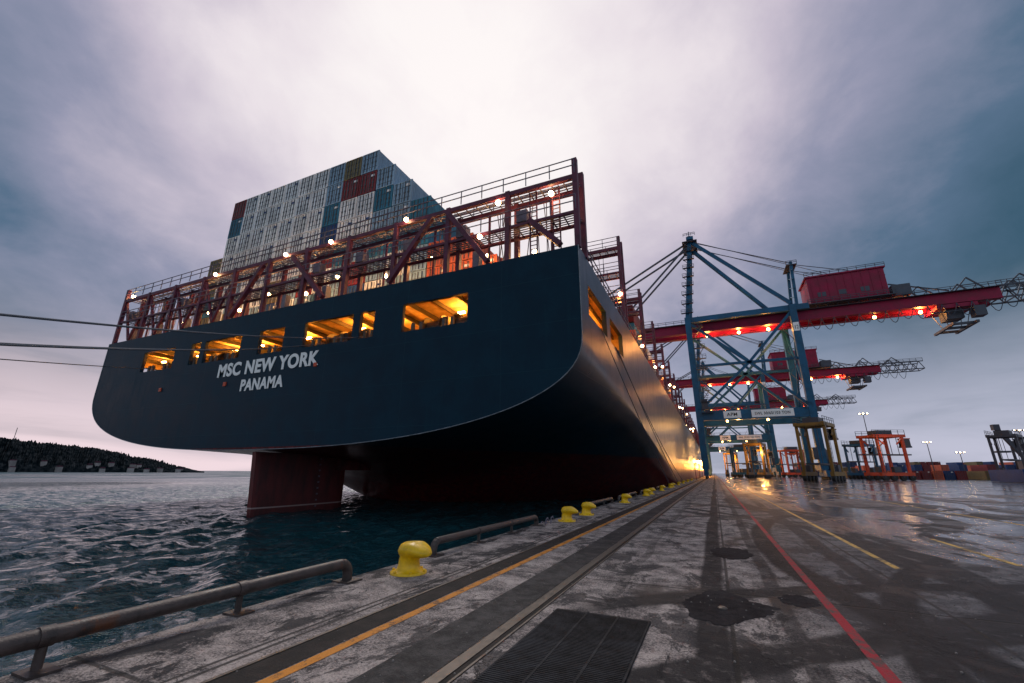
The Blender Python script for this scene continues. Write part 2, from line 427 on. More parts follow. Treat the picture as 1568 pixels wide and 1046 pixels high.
for k in range(14):
    b=MB(); yy=12+k*16
    b.cyl((QX-.36,yy-1,-.95),(QX-.36,yy+1,-.95),.34,16); b.box(QX-.04,QX-.003,yy-.9,yy+.9,-1.4,-.4); b.obj('rubber_fender',[M_blk])
b=MB()
for k in range(9):
    yy=12.9+k*.09; b.path([(-4.9+.02*(k%2),yy,.03+.03*math.sin(k)),(-4.9,yy+.07,.05+.04*math.sin(k+1))],.014,6)
b.path([(-4.75,12.9,0),(-4.75,12.95,.16),(-4.75,13.1,.19),(-4.75,13.2,.1)],.018,6); b.path([(-4.75,13.35,0),(-4.75,13.4,.16),(-4.75,13.55,.19),(-4.75,13.65,.1)],.018,6)
b.obj('mooring_chain',[M_rail])

# ------------------------------------------------------------ ship
ship=empty('container_ship')
CX=-32.97; HB=26.95; DK=14.95; Y0=23.
def itp(v,tab):
    xs=[a for a,_ in tab]; return float(np.interp(v,xs,[c for _,c in tab]))
secY=[23,24,25,26,27,28,29,30,31,32,33,34,35,36,37,38,39,40,41,42,43,44,46,48,50,53,56,60,65,70,80,90,100,120,160,200,250,300,320,335,350,362,372,380,386,389]
def section(Y):
    z0=itp(Y,[(23,3.1),(30,2.8),(34,2.4),(38,1.3),(41,.2),(44,-2.),(50,-6),(60,-10),(389,-10)])
    z1=itp(Y,[(23,9.3),(35,7.4),(50,5.3),(70,2.3),(100,-3),(120,-6),(300,-6),(330,0),(389,12)])
    n=itp(Y,[(23,2.5),(32,2.1),(42,1.35),(52,1.1),(65,1.4),(85,2.2),(110,3),(300,3),(340,2),(389,1.5)])
    hb=HB if Y<310 else HB*(1-((Y-310)/79.)**2.2)+.3
    dk=DK if Y<330 else DK+(Y-330)*.06
    pts=[(hb,dk)]+[(hb,dk+(z1-dk)*k/6) for k in range(1,7)]
    N=26
    for k in range(1,N+1):
        a=math.pi/2*k/N; u=math.cos(a)**(2/n); dd=math.sin(a)**(2/n)
        pts.append((hb*u if k<N else 0.,z1-(z1-z0)*dd))
    return pts
V=[];F=[]
for Y in secY:
    p=section(Y); full=[(CX+a,Y,z_) for a,z_ in p]+[(CX-a,Y,z_) for a,z_ in p[-2::-1]]
    V+=full
K=len(full)
for i in range(len(secY)-1):
    for k in range(K-1): F.append((i*K+k,i*K+k+1,(i+1)*K+k+1,(i+1)*K+k))
    F.append((i*K+K-1,i*K,(i+1)*K,(i+1)*K+K-1))
F.append(tuple(range(K-1,-1,-1))); F.append(tuple((len(secY)-1)*K+k for k in range(K)))
me=bpy.data.meshes.new('hull'); me.from_pydata(V,[],F); me.update()
import bmesh
bm=bmesh.new(); bm.from_mesh(me); bmesh.ops.recalc_face_normals(bm,faces=bm.faces); bm.to_mesh(me); bm.free()
hull=bpy.data.objects.new('hull',me); scene.collection.objects.link(hull); hull.parent=ship
me.materials.append(MH); me.materials.append(M_int)
RM=(CX-HB+.35,CX+HB-.35,23.3,40.,10.75,13.85)
WIN=[(13.8,19.2),(9.8,11.2),(3.9,9.1)]
wins=[(CX-1.55,CX+1.55)]+[(CX+a,CX+c) for a,c in WIN]+[(CX-c,CX-a) for a,c in WIN]
cut=[RM]+[(a,c,22.5,23.8,11.0,13.1) for a,c in wins]
cut+=[(CX+HB-1.,CX+HB+1,a,c,11.0,13.05) for a,c in ((24.9,30.2),(31.4,36.6))]+[(CX-HB-1.,CX-HB+1,a,c,11.0,13.05) for a,c in ((24.9,30.2),(31.4,36.6))]
for c in cut:
    b=MB(); b.box(*c); o=b.obj('cutter',[M_int])
    md=hull.modifiers.new('b','BOOLEAN'); md.operation='DIFFERENCE'; md.object=o; md.solver='EXACT'
    bpy.context.view_layer.update()
    nm=bpy.data.meshes.new_from_object(hull.evaluated_get(bpy.context.evaluated_depsgraph_get()))
    hull.modifiers.clear(); hull.data=nm; bpy.data.objects.remove(o)
me=hull.data; me.materials.clear(); me.materials.append(MH); me.materials.append(M_int)
for p in me.polygons:
    c=p.center
    ins=(RM[0]-.01<c.x<RM[1]+.01 and RM[2]-.01<c.y<RM[3]+.01 and RM[4]-.01<c.z<RM[5]+.01)
    p.material_index=1 if ins else 0
    p.use_smooth=(not ins) and c.y>23.02 and c.z<DK-.05 and abs(p.normal.y)<.9 and c.z<10
if hasattr(me,'set_sharp_from_angle'): me.set_sharp_from_angle(angle=math.radians(28))
b=MB(); s0=section(23); full=[(CX+a,22.99,z_) for a,z_ in s0]+[(CX-a,22.99,z_) for a,z_ in s0[-2::-1]]
b.path(full,.03,6); b.obj('transom_edge_highlight',[paint('edge_highlight_grey',(.2,.22,.25),.4)],ship)  # light grey strip along the rim, colours in the thin edge highlight
b=MB()
for a,c in wins+[]:
    mid=(a+c)/2; wd=c-a
    for xx in ([mid] if wd<3.5 else [a+1.2,c-1.6]):
        b.cyl((xx-.7,25.6,12.),(xx+.7,25.6,12.),.5,14); b.cyl((xx-.75,25.6,12.),(xx-.65,25.6,12.),.85,14); b.cyl((xx+.65,25.6,12.),(xx+.75,25.6,12.),.85,14)
        b.box(xx+.8,xx+1.25,25.2,26.1,10.8,12.6); b.box(xx-1,xx+1,25.1,26.3,10.75,11.2)
        b.cyl((xx-.5,23.42,11.),(xx-.5,23.42,11.7),.14,10); b.cyl((xx+.2,23.42,11.),(xx+.2,23.42,11.7),.14,10)
for k in range(17): 
    xx=RM[0]+1.2+k*3.1; b.box(xx,xx+.25,28,28.3,10.75,13.8)
for k in range(26): 
    xx=RM[0]+1+k*2.05; b.box(xx,xx+.12,23.31,39,13.5,13.84)
for yy in (26.5,29.2,32.6,35): b.cyl((-8.2,yy,10.8),(-8.2,yy,12.2),.3,12); b.cyl((-7.4,yy+.6,10.8),(-7.4,yy+.6,11.9),.22,12)
b.obj('mooring_winches',[M_mach],ship)
b=MB()
for k,xx in enumerate((-9.5,-16.5,-22.5,-26.5,-33,-39.5,-43.5,-49.5,-56)):
    b.box(xx-.3,xx+.3,26.6,26.8,13.3,13.45); plight('mooring_deck_lamp',(xx,26.7,13.0),600,(1,.31,.025),ship,.2)
for yy in (30,34): plight('mooring_deck_lamp',(-9,yy,13.0),550,(1,.31,.025),ship,.2)
b.obj('mooring_deck_fittings',[M_lampo],ship)
text('ship_name','MSC NEW YORK',(-33.15,22.97,9.42),1.58,M_white,ship,.055,sx=.97)
text('port_name','PANAMA',(-33.2,22.97,7.95),1.34,M_white,ship,.045,sx=.9)
b=MB()
for (xx,zz,s_) in ((-37.9,8.7,.35),(-27.2,9.4,.3),(-47.6,8.9,.35)): b.box(xx-s_/2,xx+s_/2,22.9,22.985,zz-s_/2,zz+s_/2)
b.obj('stern_lamps',[M_orange],ship)
b=MB(); N=24; sec=[]
for k in range(N+1):
    u=k/N; th=.62*math.sqrt(max(0,(1-u)))*(.25+.75*u**.6)*1.9*.6+.04
    sec.append((u,th))
yr0,yr1=23.3,33.
for zz,sc in ((-6,.92),(2.95,1.)):
    for u,th in sec: b.v.append((CX+th,yr1-(yr1-yr0)*sc*(1-u),zz))
    for u,th in sec[::-1]: b.v.append((CX-th,yr1-(yr1-yr0)*sc*(1-u),zz))
n=2*(N+1)
for k in range(n): b.f.append((k,(k+1)%n,n+(k+1)%n,n+k)); b.m.append(0)
b.f.append(tuple(range(n-1,-1,-1))); b.f.append(tuple(range(n,2*n))); b.m+=[0,0]
for k in range(9): b.box(CX+.35,CX+.40,29.5,29.7,-1.5+k*.5,-1.36+k*.5,1)
rm,rnt,rb,P,(x,y,z)=newmat('antifouling_red')
g=noise(rnt,mapping(rnt,P,(1,1,.3)),1.2,7,.65)
c0=mix(rnt,g.ss(.3,.7),(.035,.004,.006),(.12,.010,.012)); c0=mix(rnt,z.ss(-1.35,-1.3)*z.ss(-1.2,-1.25)*.8,c0,(.4,.3,.3)); setc(rnt,rb,c0); setr(rnt,rb,.5)
b.obj('rudder',[rm,M_rail],ship)
b=MB(); b.cyl((CX,37.6,-7),(CX,39.2,-7),.9,16); b.box(CX-.5,CX+.5,31.5,36,1.6,3.2); b.obj('rudder_horn',[rm],ship)

# lashing bridges
def bridge(name,Y,x0,x1,zb,zt,lv,dep=1.7,step=5.0,diag=None,seed=0,fas=.34):
    b=MB(); rr=random.Random(seed)
    n=int(round((x1-x0)/step)); xs=[x0+(x1-x0)*k/n for k in range(n+1)]
    wz=zt-1.15
    for yy in (Y,Y+dep):
        for k,xx in enumerate(xs): b.box(xx-.17,xx+.17,yy-.17,yy+.17,zb,wz if 0<k<n else zt)
        b.box(x0,x1,yy-.13,yy+.13,wz-fas-.06,wz-.06)
        for l in lv: b.box(x0,x1,yy-.1,yy+.1,l-.24,l-.05)
    if diag is not None:
        xm=x0+step/2
        while xm<x1:
            b.box(xm-.07,xm+.07,Y+dep-.07,Y+dep+.07,zb,wz-.3); xm+=step
    for l in lv+[wz]:
        ng=7
        for k in range(ng):
            yy=Y+dep*k/(ng-1); b.box(x0,x1,yy-.04,yy+.04,l-.05,l,1)
        xx=x0
        while xx<x1: b.box(xx,xx+.09,Y,Y+dep,l-.09,l-.051,1); xx+=.85
        for yy in (Y-.15,Y+dep+.15): b.rail((x0,yy,l),(x1,yy,l),1.1,1.7,.028,1)
    for (ax,az,bx,bz) in (diag or []):
        b.beam((ax,Y-.22,az),(bx,Y-.22,bz),.36)
    if diag is not None:
        for k in range(n):
            if xs[k]<-44:
                b.beam((xs[k],Y+.1,wz-.3),(xs[k]+step/2,Y+.1,zb+.3),.2); b.beam((xs[k]+step/2,Y+.1,zb+.3),(xs[k+1],Y+.1,wz-.3),.2)
    for k,xx in enumerate(xs[:-1]):
        for j in range(4):
            u=rr.uniform(.3,4.); b.beam((xx+u,Y+dep+.3,zb),(xx+u+rr.uniform(-.8,.8),Y+dep+.4,wz),.05,m=1)
        if rr.random()<.6: b.box(xx+.5,xx+1.3,Y+.3,Y+1.0,wz-2.4,wz-1.5,1)
        if rr.random()<.5: b.box(xx+2,xx+2.5,Y+.3,Y+.8,zb,zb+1.6,1)
    return b.obj(name,[M_maroon,M_rail],ship)
DG=[(-15.8,19.9,-12.4,15.2),(-17.3,19.9,-20.9,15.2),(-32.2,19.9,-27.7,15.2),(-36.,19.9,-39.5,15.2),(-7.2,15.3,-9.3,17.6)]
bridge('aft_lashing_bridge',23.35,CX-HB+.1,CX+HB-.1,DK,21.6,[17.7],1.6,4.9,DG,1)
bridge('lashing_bridge',43.0,CX-HB+.7,CX+HB-.7,DK,26.6,[19.6,22.4],1.4,6.,None,2)
b=MB()
for (xx,yy) in ((-9.6,24),(-8.0,24.2)):
    b.beam((xx,yy,DK),(xx,yy,20.4),.08); b.beam((xx+.5,yy,DK),(xx+.5,yy,20.4),.08)
    for k in range(17): b.beam((xx,yy,DK+.3+k*.32),(xx+.5,yy,DK+.3+k*.32),.045)
for k in range(4):
    b.cyl((-7.2-k*1.9,26.2,DK),(-7.2-k*1.9,26.2,DK+1.2+.3*k),.16,8); b.box(-11-k*2.4,-10-k*2.4,26,27,DK,DK+1.3)
b.obj('deck_ladders',[M_maroon],ship)
for k,yb in enumerate([57.6+14.6*j for j in range(19)]):
    bridge('lashing_bridge',yb,CX-HB+.7,CX+HB-.7,DK,26.2,[19.6,23.0],1.4,7.3,None,5+k)
b=MB()
b.box(CX-22,CX+22,29.2,42.6,DK-.02,16.9)
for k in range(21): 
    y0=44.8+14.6*k
    if y0<345: b.box(CX-24,CX+24,y0,y0+12.2,DK-.02,16.6)
b.obj('hatch_covers',[M_maroon],ship)

# containers
def cmat(name,c,v=.15):
    m,nt,b,P,(x,y,z)=newmat(name)
    st=noise(nt,mapping(nt,P,(1.4,1.4,.3)),1.5,7,.7)
    bx=noise(nt,mapping(nt,P,(.4,.01,.36)),1.,0)
    c1=mix(nt,st.ss(.35,.75),tuple(min(1,k*(1+v)) for k in c),tuple(k*(1-2*v) for k in c))
    c1=mix(nt,bx.ss(.45,.62)*.35,c1,tuple(k*.5 for k in c))
    c1=mix(nt,st.ss(.66,.74)*.4,c1,(.09,.04,.02))
    setc(nt,b,c1); setr(nt,b,.5); spec(b,.3)
    bump(nt,b,((y*(6.283/.28)).sin()._m('MULTIPLY',1.6)).mx(-1).mn(1),.9,.03)
    return m
CM=[cmat('container_light_grey',(.74,.77,.80)),cmat('container_white',(.92,.91,.91)),cmat('container_blue_grey',(.24,.37,.50)),
    cmat('container_teal',(.03,.17,.27)),cmat('container_brown',(.20,.022,.028)),cmat('container_olive',(.19,.15,.07)),
    cmat('container_rust_orange',(.52,.12,.06)),cmat('container_navy',(.012,.05,.18)),paint('container_rods',(.045,.05,.06),.4)]
def cont(b,x,y,z_,c,det=True,L=12.19,Wd=2.44,H=2.7):
    b.box(x+.06,x+Wd-.06,y+.05,y+L-.03,z_+.08,z_+H-.08,c)
    if not det: return
    for xx in (x+.02,x+Wd-.15): b.box(xx,xx+.13,y,y+.16,z_,z_+H-.04,c)
    b.box(x+.15,x+Wd-.15,y,y+.12,z_+.02,z_+.15,c); b.box(x+.15,x+Wd-.15,y,y+.12,z_+H-.17,z_+H-.04,c)
    b.box(x+Wd/2-.03,x+Wd/2+.03,y+.03,y+.045,z_+.15,z_+H-.17,8)
    for f in (.17,.36,.64,.83):
        xx=x+Wd*f; b.box(xx-.04,xx+.04,y-.02,y+.035,z_+.1,z_+H-.1,8)
        b.box(xx-.10,xx+.10,y-.03,y+.03,z_+1.1,z_+1.3,8)
    for zz in (.6,1.9): b.box(x+.16,x+Wd-.16,y+.02,y+.04,z_+zz,z_+zz+.03,8)
    if R.random()<.5: b.box(x+Wd*.66,x+Wd*.66+.5,y+.03,y+.047,z_+2.05,z_+2.3,7 if c<2 else 1)
b=MB(); TH=2.75; zb=17.2; y=30.
cols=[(-30.2-2.51*(k+1),7) for k in range(10)]+[(-30.2-2.51*11,4),(-30.2+.03,6),(-30.2+2.54,5),(-30.2+5.05,4)]
for ci,(xx,n) in enumerate(cols):
    for t in range(n):
        rr=R.random(); c=0 if rr<.5 else 1 if rr<.96 else 2
        if ci<10 and t==6 and ci in (1,): c=5
        if ci==9 and t>=5: c=4 if t==6 else 3
        if ci<3 and t<6: c=R.choice([2,2,3,7,0,1,4,1])
        if ci==1 and t==5: c=4
        if ci in(0,) and t==6: c=2
        if ci in(3,4,5,6,7,8) and t<2: c=R.choice([2,0,5,2,7,4])
        if ci==10: c=R.choice([5,3,5,2])
        if ci>=11: c=R.choice([2,2,3,2,0])
        cont(b,xx,y,zb+t*TH,c)
for xx,n,cc in ((-22.6,2,(6,6)),(-20.1,2,(6,6)),(-17.6,1,(6,))):
    for t in range(n): cont(b,xx,y,zb+t*TH,cc[t])
b.obj('container_stack',CM,ship)
b=MB()
for k in range(21):
    y=45.0+14.6*k
    if y>340: continue
    for j in range(20):
        xx=CX-25.1+j*2.51
        if j>=16: n=R.choice([1,2,2,3])if k else 0
        elif j>=9: n=(R.choice([0,1,1]) if k==0 else R.choice([1,2,2])) if k<3 else R.choice([3,4])
        else: n=R.choice([4,5,5,6])
        for t in range(n): cont(b,xx,y,16.7+t*TH,R.choice([0,0,1,2,3,4,6,7,5]),False)
b.obj('forward_container_stacks',CM,ship)

# deck floodlights
b=MB(); DL=[(-7.9,23.6,19.6,60),(-11.7,23.2,19.7,80),(-10.3,26.6,17.2,300),(-19.6,26.8,18.8,480),(-25,27.2,18.4,560),(-30.5,26.8,19.2,520),(-35,27.2,18.4,560),(-40,26.8,19.0,520),(-45.,27.2,18.2,460),(-50,27,18.6,420),(-58.9,23.5,20.7,70),(-55,27,18.0,320),(-15.,28.,18.6,400)]
for x_,y_,z_,p in DL:
    b.ball((x_,y_,z_),.19); plight('deck_floodlight',(x_,y_+.0,z_-.4),p,(1,.46,.14),ship,.2)
for x_,z_ in ((-19.6,20.3),(-27.5,20.2),(-33,20.2),(-43,20.2),(-13.,17.2)): b.ball((x_,23.0,z_),.17)
for k in range(14):
    b.ball((-6.9,42.8+14.6*k,R.uniform(17,23)),.2)
b.obj('deck_floodlight_lenses',[M_lamp],ship)
for k in range(5): plight('deck_floodlight',(-7.2,44.9+14.6*k,19),600,(1,.40,.10),ship,.3)
b=MB()
for k in range(5):
    y_=46+k*14.6
    b.box(-7.6,-6.15,y_,y_+1.2,DK,DK+1.6); b.cyl((-6.9,y_+3,DK+.9),(-6.9,y_+4.3,DK+.9),.4,10)
b.obj('deck_lockers',[M_orange],ship)
b=MB(); b.rail((-6.15,25.2,DK),(-6.15,330,DK),1.1,1.8,.03); b.rail((CX-HB+.1,25.2,DK),(CX-HB+.1,330,DK),1.1,1.8,.03)
b.obj('side_railing',[M_rail],ship)

# ropes
def rope(p,q,sag,r=.032,n=28):
    b=MB(); p=Vector(p); q=Vector(q)
    pts=[p+(q-p)*(k/n)-Vector((0,0,sag*4*(k/n)*(1-k/n))) for k in range(n+1)]
    b.path([tuple(a) for a in pts],r,7); b.obj('mooring_rope',[M_rope])
rope((-22.6,22.9,11.05),(-4.4,-20,.35),1.35); rope((-26.5,22.9,11.05),(-4.4,-20,.33),1.75)
rope((-27.5,22.9,11.05),(-4.5,-22.5,.35),1.85); rope((-49,22.9,11.05),(-4.5,-22.5,.33),.5)
rope((-6.0,33.,11.05),(-4.45,72,.35),.8,.035); rope((-6.0,34,11.05),(-4.45,62,.35),.5,.035); rope((-6,28,11.05),(-4.45,50,.35),.3,.03)

# ------------------------------------------------------------ cranes
def crane(Yn,detail=True,num='12'):
    P=empty('gantry_crane',(0,Yn,0))
    WX,LX=-2.1,25.5; D=17.
    b=MB()
    for yy in (0,D):
        for xx in (WX,LX):
            b.beam((xx,yy,2.6),(xx,yy,47.5),1.7,1.9,0)
        b.beam((WX-.3,yy,17.2),(LX+.3,yy,17.2),1.5,2.6,0)
        b.beam((WX,yy,46.6),(LX+4,yy,46.6),1.2,1.6,0)
        b.beam((WX,yy,32),(LX,yy,32),.7,.7,0)
        b.beam((WX,yy,18.6),(LX*.5,yy,32),.7,.7,0); b.beam((LX,yy,18.6),(LX*.5,yy,32),.7,.7,0)
        b.beam((WX,yy,46),(LX*.5,yy,32),.7,.7,0); b.beam((LX,yy,46),(LX*.5,yy,32),.7,.7,0)
        b.beam((WX,yy,47),(1.4,yy*.35+5.5,77),1.2,1.2,0)
        b.beam((1.4,yy*.35+5.5,76.5),(LX,yy,48),1.0,1.0,0)
    for xx in (WX,LX):
        b.beam((xx,-1,3.2),(xx,D+1,3.2),1.3,1.8,0); b.beam((xx,0,46.6),(xx,D,46.6),1.,1.4,0); b.beam((xx,0,17.2),(xx,D,17.2),1.,1.6,0)
        b.beam((xx,0,19),(xx,D,45),.5,.5,0); b.beam((xx,D,19),(xx,0,45),.5,.5,0)
        for yy in (0,D):
            for o in (-3.6,-1.2,1.2,3.6):
                b.box(xx-.5,xx+.5,yy+o-1.05,yy+o+1.05,.85,1.7,0); b.cyl((xx-.22,yy+o-.5,.4),(xx+.22,yy+o-.5,.4),.38,12,3); b.cyl((xx-.22,yy+o+.5,.4),(xx+.22,yy+o+.5,.4),.38,12,3)
            b.box(xx-.45,xx+.45,yy-4,yy-.4,1.7,2.3,0); b.box(xx-.45,xx+.45,yy+.4,yy+4,1.7,2.3,0)
    b.box(.4,2.6,4,14,76.6,77.6,0); b.rail((-.4,3.6,77.6),(3.2,3.6,77.6),1.1,1.2,.06,2); b.box(-1,3.6,3.4,14.4,75.6,75.8,2); b.cyl((1.4,7,78.6),(1.4,10,78.6),.9,12,2)
    b.beam((1.4,6,78),(1.4,6,80.5),.25,m=2)
    for yy in (4,13): b.beam((LX+2,yy,47),(LX+3,yy*.6+3.4,63),.8,.8,0)
    b.beam((LX+3,5.5,63),(LX+3,11.5,63),.7,.7,0); b.box(LX+1.6,LX+4.4,5,12,62,62.2,2); b.rail((LX+1.6,5,62.2),(LX+4.4,5,62.2),1.1,1.4,.06,2)
    for k in range(5): b.beam((LX+2+.2*k,4,48+3*k),(LX+2.2+.2*k,12,51+3*k),.3,m=0)
    for yy in (5.6,11.4):
        b.box(-62,71,yy-.7,yy+.7,44.2,47.0,1); b.box(-62,71,yy-1.9 if yy<8 else yy+.7,yy-.7 if yy<8 else yy+1.9,46.9,47.0,2)
        ry=yy-1.9 if yy<8 else yy+1.9
        b.rail((-62,ry,47),(71,ry,47),1.2,2.4,.06,2)
        b.box(-62,71,yy-.95,yy+.95,44.0,44.2,1)
    for k in range(14): xx=-60+k*10; b.box(xx-.4,xx+.4,6.3,10.7,45.6,46.6,1)
    for yy in (5.8,11.2):
        for zz in (44.4,47.6): b.beam((71,yy,zz),(86,yy,zz),.35,m=2)
        for k in range(5):
            x0=71+3*k; b.beam((x0,yy,44.4),(x0+1.5,yy,47.6),.22,m=2); b.beam((x0+1.5,yy,47.6),(x0+3,yy,44.4),.22,m=2)
        b.rail((71,yy,47.8),(86,yy,47.8),1.2,2,.06,2)
    for k in range(6): b.beam((71+3*k,5.8,44.4),(71+3*k,11.2,44.4),.22,m=2)
    for yy in (6.2,10.8):
        b.beam((LX+3,yy,62.6),(50,yy,55),.16,m=2); b.beam((1.4,yy,76.6),(LX+3,yy,63),.2,m=2)
        b.beam((1.4,yy,76.4),(-28,yy,47),.5,m=2); b.beam((1.4,yy,76.8),(-56,yy,47),.5,m=2); b.beam((1.4,yy,77.),(LX+12,yy,57.5),.12,m=2)
        for x0,h in ((56,3.2),(66,4.0),(76,3.2)):
            b.beam((x0-3.4,yy,47),(x0,yy,47+h),.3,m=2); b.beam((x0+3.4,yy,47),(x0,yy,47+h),.3,m=2); b.beam((x0-1.7,yy,47+h/2),(x0+1.7,yy,47+h/2),.2,m=2); b.beam((x0-1.7,yy,47+h/2),(x0,yy,47),.2,m=2); b.beam((x0+1.7,yy,47+h/2),(x0,yy,47),.2,m=2)
    b.beam((50,6.2,52),(62,6.2,48),.3,m=2)
    b.box(31,49,3.6,13.4,48.2,56.2,1); b.box(30.6,49.4,3.2,13.8,56.2,56.6,1); b.box(30,50,2.4,14.6,47.8,48.0,2); b.rail((30,2.4,48),(50,2.4,48),1.2,2,.06,2); b.rail((30.6,3.3,56.6),(49.4,3.3,56.6),1.1,2,.06,2)
    for k in range(9): b.box(31.8+k*2,32.0+k*2,3.5,3.6,48.4,56.0,1)
    for k in range(3): b.box(33+k*5,35+k*5,3.52,3.59,50,51.4,2)
    b.box(50,54,4.5,12.5,48,51,2); b.cyl((38,8,56.6),(38,8,58.2),.8,10,2)
    tx=62; b.box(tx-4,tx+4,4.6,12.4,42.8,43.8,1); b.box(tx-2,tx+1.4,6,10,40.2,42.8,2); b.box(tx+2.2,tx+4.4,3,5.4,39.6,42.2,2)
    for sx in (-3,3): b.beam((tx+sx,6,43),(tx+sx*.6,7,38.4),.14,m=2); b.beam((tx+sx,11,43),(tx+sx*.6,10,38.4),.14,m=2)
    for sx in (-2.2,2.2): b.box(tx+sx-.3,tx+sx+.3,3,14,37.9,38.5,2)
    for yy in (4.5,8.5,12.5): b.box(tx-2.4,tx+2.4,yy-.25,yy+.25,38,38.6,2)
    b.box(tx-5,tx+5,4.8,5.4,41.8,42,2)
    for k in range(20):
        x0=27+k*2.9
        if x0>78: break
        pts=[(x0+2.9*u/6,4.2,43.8-3.4*4*(u/6)*(1-u/6)*(.8+.3*((k*37)%5)/5)) for u in range(7)]
        b.path(pts,.09,5,2)
    for k in range(9):
        z0=18+3.2*k; sgn=1 if k%2 else -1
        b.beam((WX+2.3-1.1*sgn,-1.3,z0),(WX+2.3+1.1*sgn,-1.3,z0+3.2),.5,.12,2); b.box(WX+.8,WX+3.8,-2.1,-.9,z0-.06,z0,2); b.rail((WX+.8,-2.1,z0),(WX+3.8,-2.1,z0),1.1,1,.05,2)
    for k in range(8):
        z0=49+3.3*k; u=(z0-47)/30; xc=WX+3.5*u; b.box(xc-1.8,xc+1.6,u*5.5-1.4,u*5.5-.4,z0,z0+.1,2); b.rail((xc-1.8,u*5.5-1.4,z0),(xc+1.6,u*5.5-1.4,z0),1.1,1,.05,2); b.beam((xc+1.4,u*5.5-1,z0),(xc-1.4,u*5.5-.8,z0+3.3),.4,.1,2)
    for k in range(8):
        z0=18+3.2*k; sgn=1 if k%2 else -1
        b.beam((LX-2.3-1.1*sgn,-1.1,z0),(LX-2.3+1.1*sgn,-1.1,z0+3.2),.4,.1,2)
    b.rail((WX,-.9,18.5),(LX,-.9,18.5),1.1,2,.05,2)
    b.box(LX-1.9,LX-.9,-1.4,1,5,8,2); b.box(WX+1,WX+2.6,-1.4,1,19,22,2)
    b.cyl((LX+1.9,8.5,5.2),(LX+2.7,8.5,5.2),3.,20,2)
    b.obj('steel_structure',[M_blue,M_red,M_grey,M_blk],P)
    c=MB()
    c.box(11.2,21.2,-.83,-.78,16.3,18.3,0); c.box(4.2,8.6,-.83,-.78,16.3,18.3,0); c.box(LX-.7,LX+.7,-1.03,-.97,39.5,42,0)
    c.obj('sign_panels',[M_white],P)
    dk=M_glass
    text('load_sign_text','SWL 50/65/103 TON',(16.2,-.86,16.95),1.05,dk,P,.01,sx=.85); text('logo_text','APM',(6.4,-.86,16.9),1.3,dk,P,.02); text('crane_number',num,(LX,-1.06,40.1),1.5,dk,P,.02,sx=.7)
    e=MB()
    for x_ in (3,12,20,46,56): e.ball((x_,8.5,43.6),.45)
    for x_ in (5,15): e.ball((x_,.2,15.6),.28)
    e.obj('crane_floodlights',[M_lampo],P)
    for x_ in (3,12,20,56): plight('crane_floodlight',(x_,8.5,42.6),3000,(1,.38,.08),P,.5)
    plight('crane_floodlight',(8,3,15.),1800,(1,.5,.15),P,.5)
crane(136); crane(226,num='11'); crane(325,num='10')

# quay-level work lights near the hull
b=MB()
for y_,z_,r_ in ((112,4.,.3),(140,4.5,.45),(175,5.,.75),(215,5,1.0),(262,5,1.3),(310,4.5,1.6)):
    b.cyl((-4.0,y_,0),(-4.0,y_,z_),.08,6,1); b.ball((-4.0,y_,z_+.2),r_,0)
b.obj('quay_work_lights',[M_lampo,M_grey])
for y_,p in ((112,250),(140,1200),(175,4000),(215,9000),(262,18000)): spot('quay_work_light',(-3.4,y_,4.4),(-1,0,-.1),p,(1,.34,.04),130,.5)
for y_,p in ((165,1600),(215,4500),(290,8000)): plight('quay_work_light',(-3,y_,4.),p,(1,.36,.06),None,.6)

def carrier(x,y,mat,h=11.,rot=0.,lift=5.):
    b=MB(); L=8.2; Wd=4.8
    for yy in (-Wd/2,Wd/2):
        b.box(-L/2,L/2,yy-.35,yy+.35,1.1,1.9,0)
        for xx in (-3.4,-1.2,1.2,3.4):
            b.cyl((xx,yy-.3,.75),(xx,yy+.3,.75),.75,14,1)
            b.box(xx-.15,xx+.15,yy-.38,yy+.38,.7,1.2,2)
        for xx in (-3.2,3.2): b.box(xx-.28,xx+.28,yy-.25,yy+.25,1.9,h-.7,0)
        b.box(-L/2,L/2,yy-.3,yy+.3,h-.7,h,0)
        b.box(-.9,.9,yy-.45,yy+.45,1.9,3.2,2)
        b.beam((-3.2,yy,h-.9),(-1.6,yy,h-2.4),.25,m=0); b.beam((3.2,yy,h-.9),(1.6,yy,h-2.4),.25,m=0)
    for xx in (-3.8,-1.5,1.5,3.8): b.box(xx-.22,xx+.22,-Wd/2+.3,Wd/2-.3,h-.65,h-.1,0)
    b.box(-2.0,2.0,-1.4,1.4,h,h+1.1,2); b.rail((-L/2,-Wd/2-.2,h),(L/2,-Wd/2-.2,h),1.1,1.4,.04,2); b.rail((-L/2,Wd/2+.2,h),(L/2,Wd/2+.2,h),1.1,1.4,.04,2)
    b.box(3.5,5.1,-Wd/2-.1,-Wd/2+1.5,h-2.8,h-1.1,3); b.box(3.4,5.2,-Wd/2-.2,-Wd/2+1.6,h-1.1,h-.9,0); b.box(3.4,5.2,-Wd/2-.2,-Wd/2+1.6,h-3.2,h-2.8,2)
    b.box(-5.9,5.9,-1.2,1.2,lift,lift+.3,2)
    for xx in (-3,3):
        for yy in (-1,1): b.beam((xx,yy,lift+.3),(xx,yy,h-.5),.1,m=2)
    for k in range(10): b.beam((-3.6,-Wd/2-.45,2+.85*k),(-2.9,-Wd/2-.45,2+.85*k),.06,m=2)
    for xx in (-3.6,-2.9): b.beam((xx,-Wd/2-.45,1.9),(xx,-Wd/2-.45,h),.06,m=2)
    o=b.obj('straddle_carrier',[mat,M_blk,M_grey,M_glass],loc=(x,y,0)); o.rotation_euler=(0,0,rot)
carrier(20,108,M_yellowm,11.5,1.15,3.2); carrier(39.5,140,M_orange,11,.45,6); carrier(42.5,172,M_blue,10.5,.9)
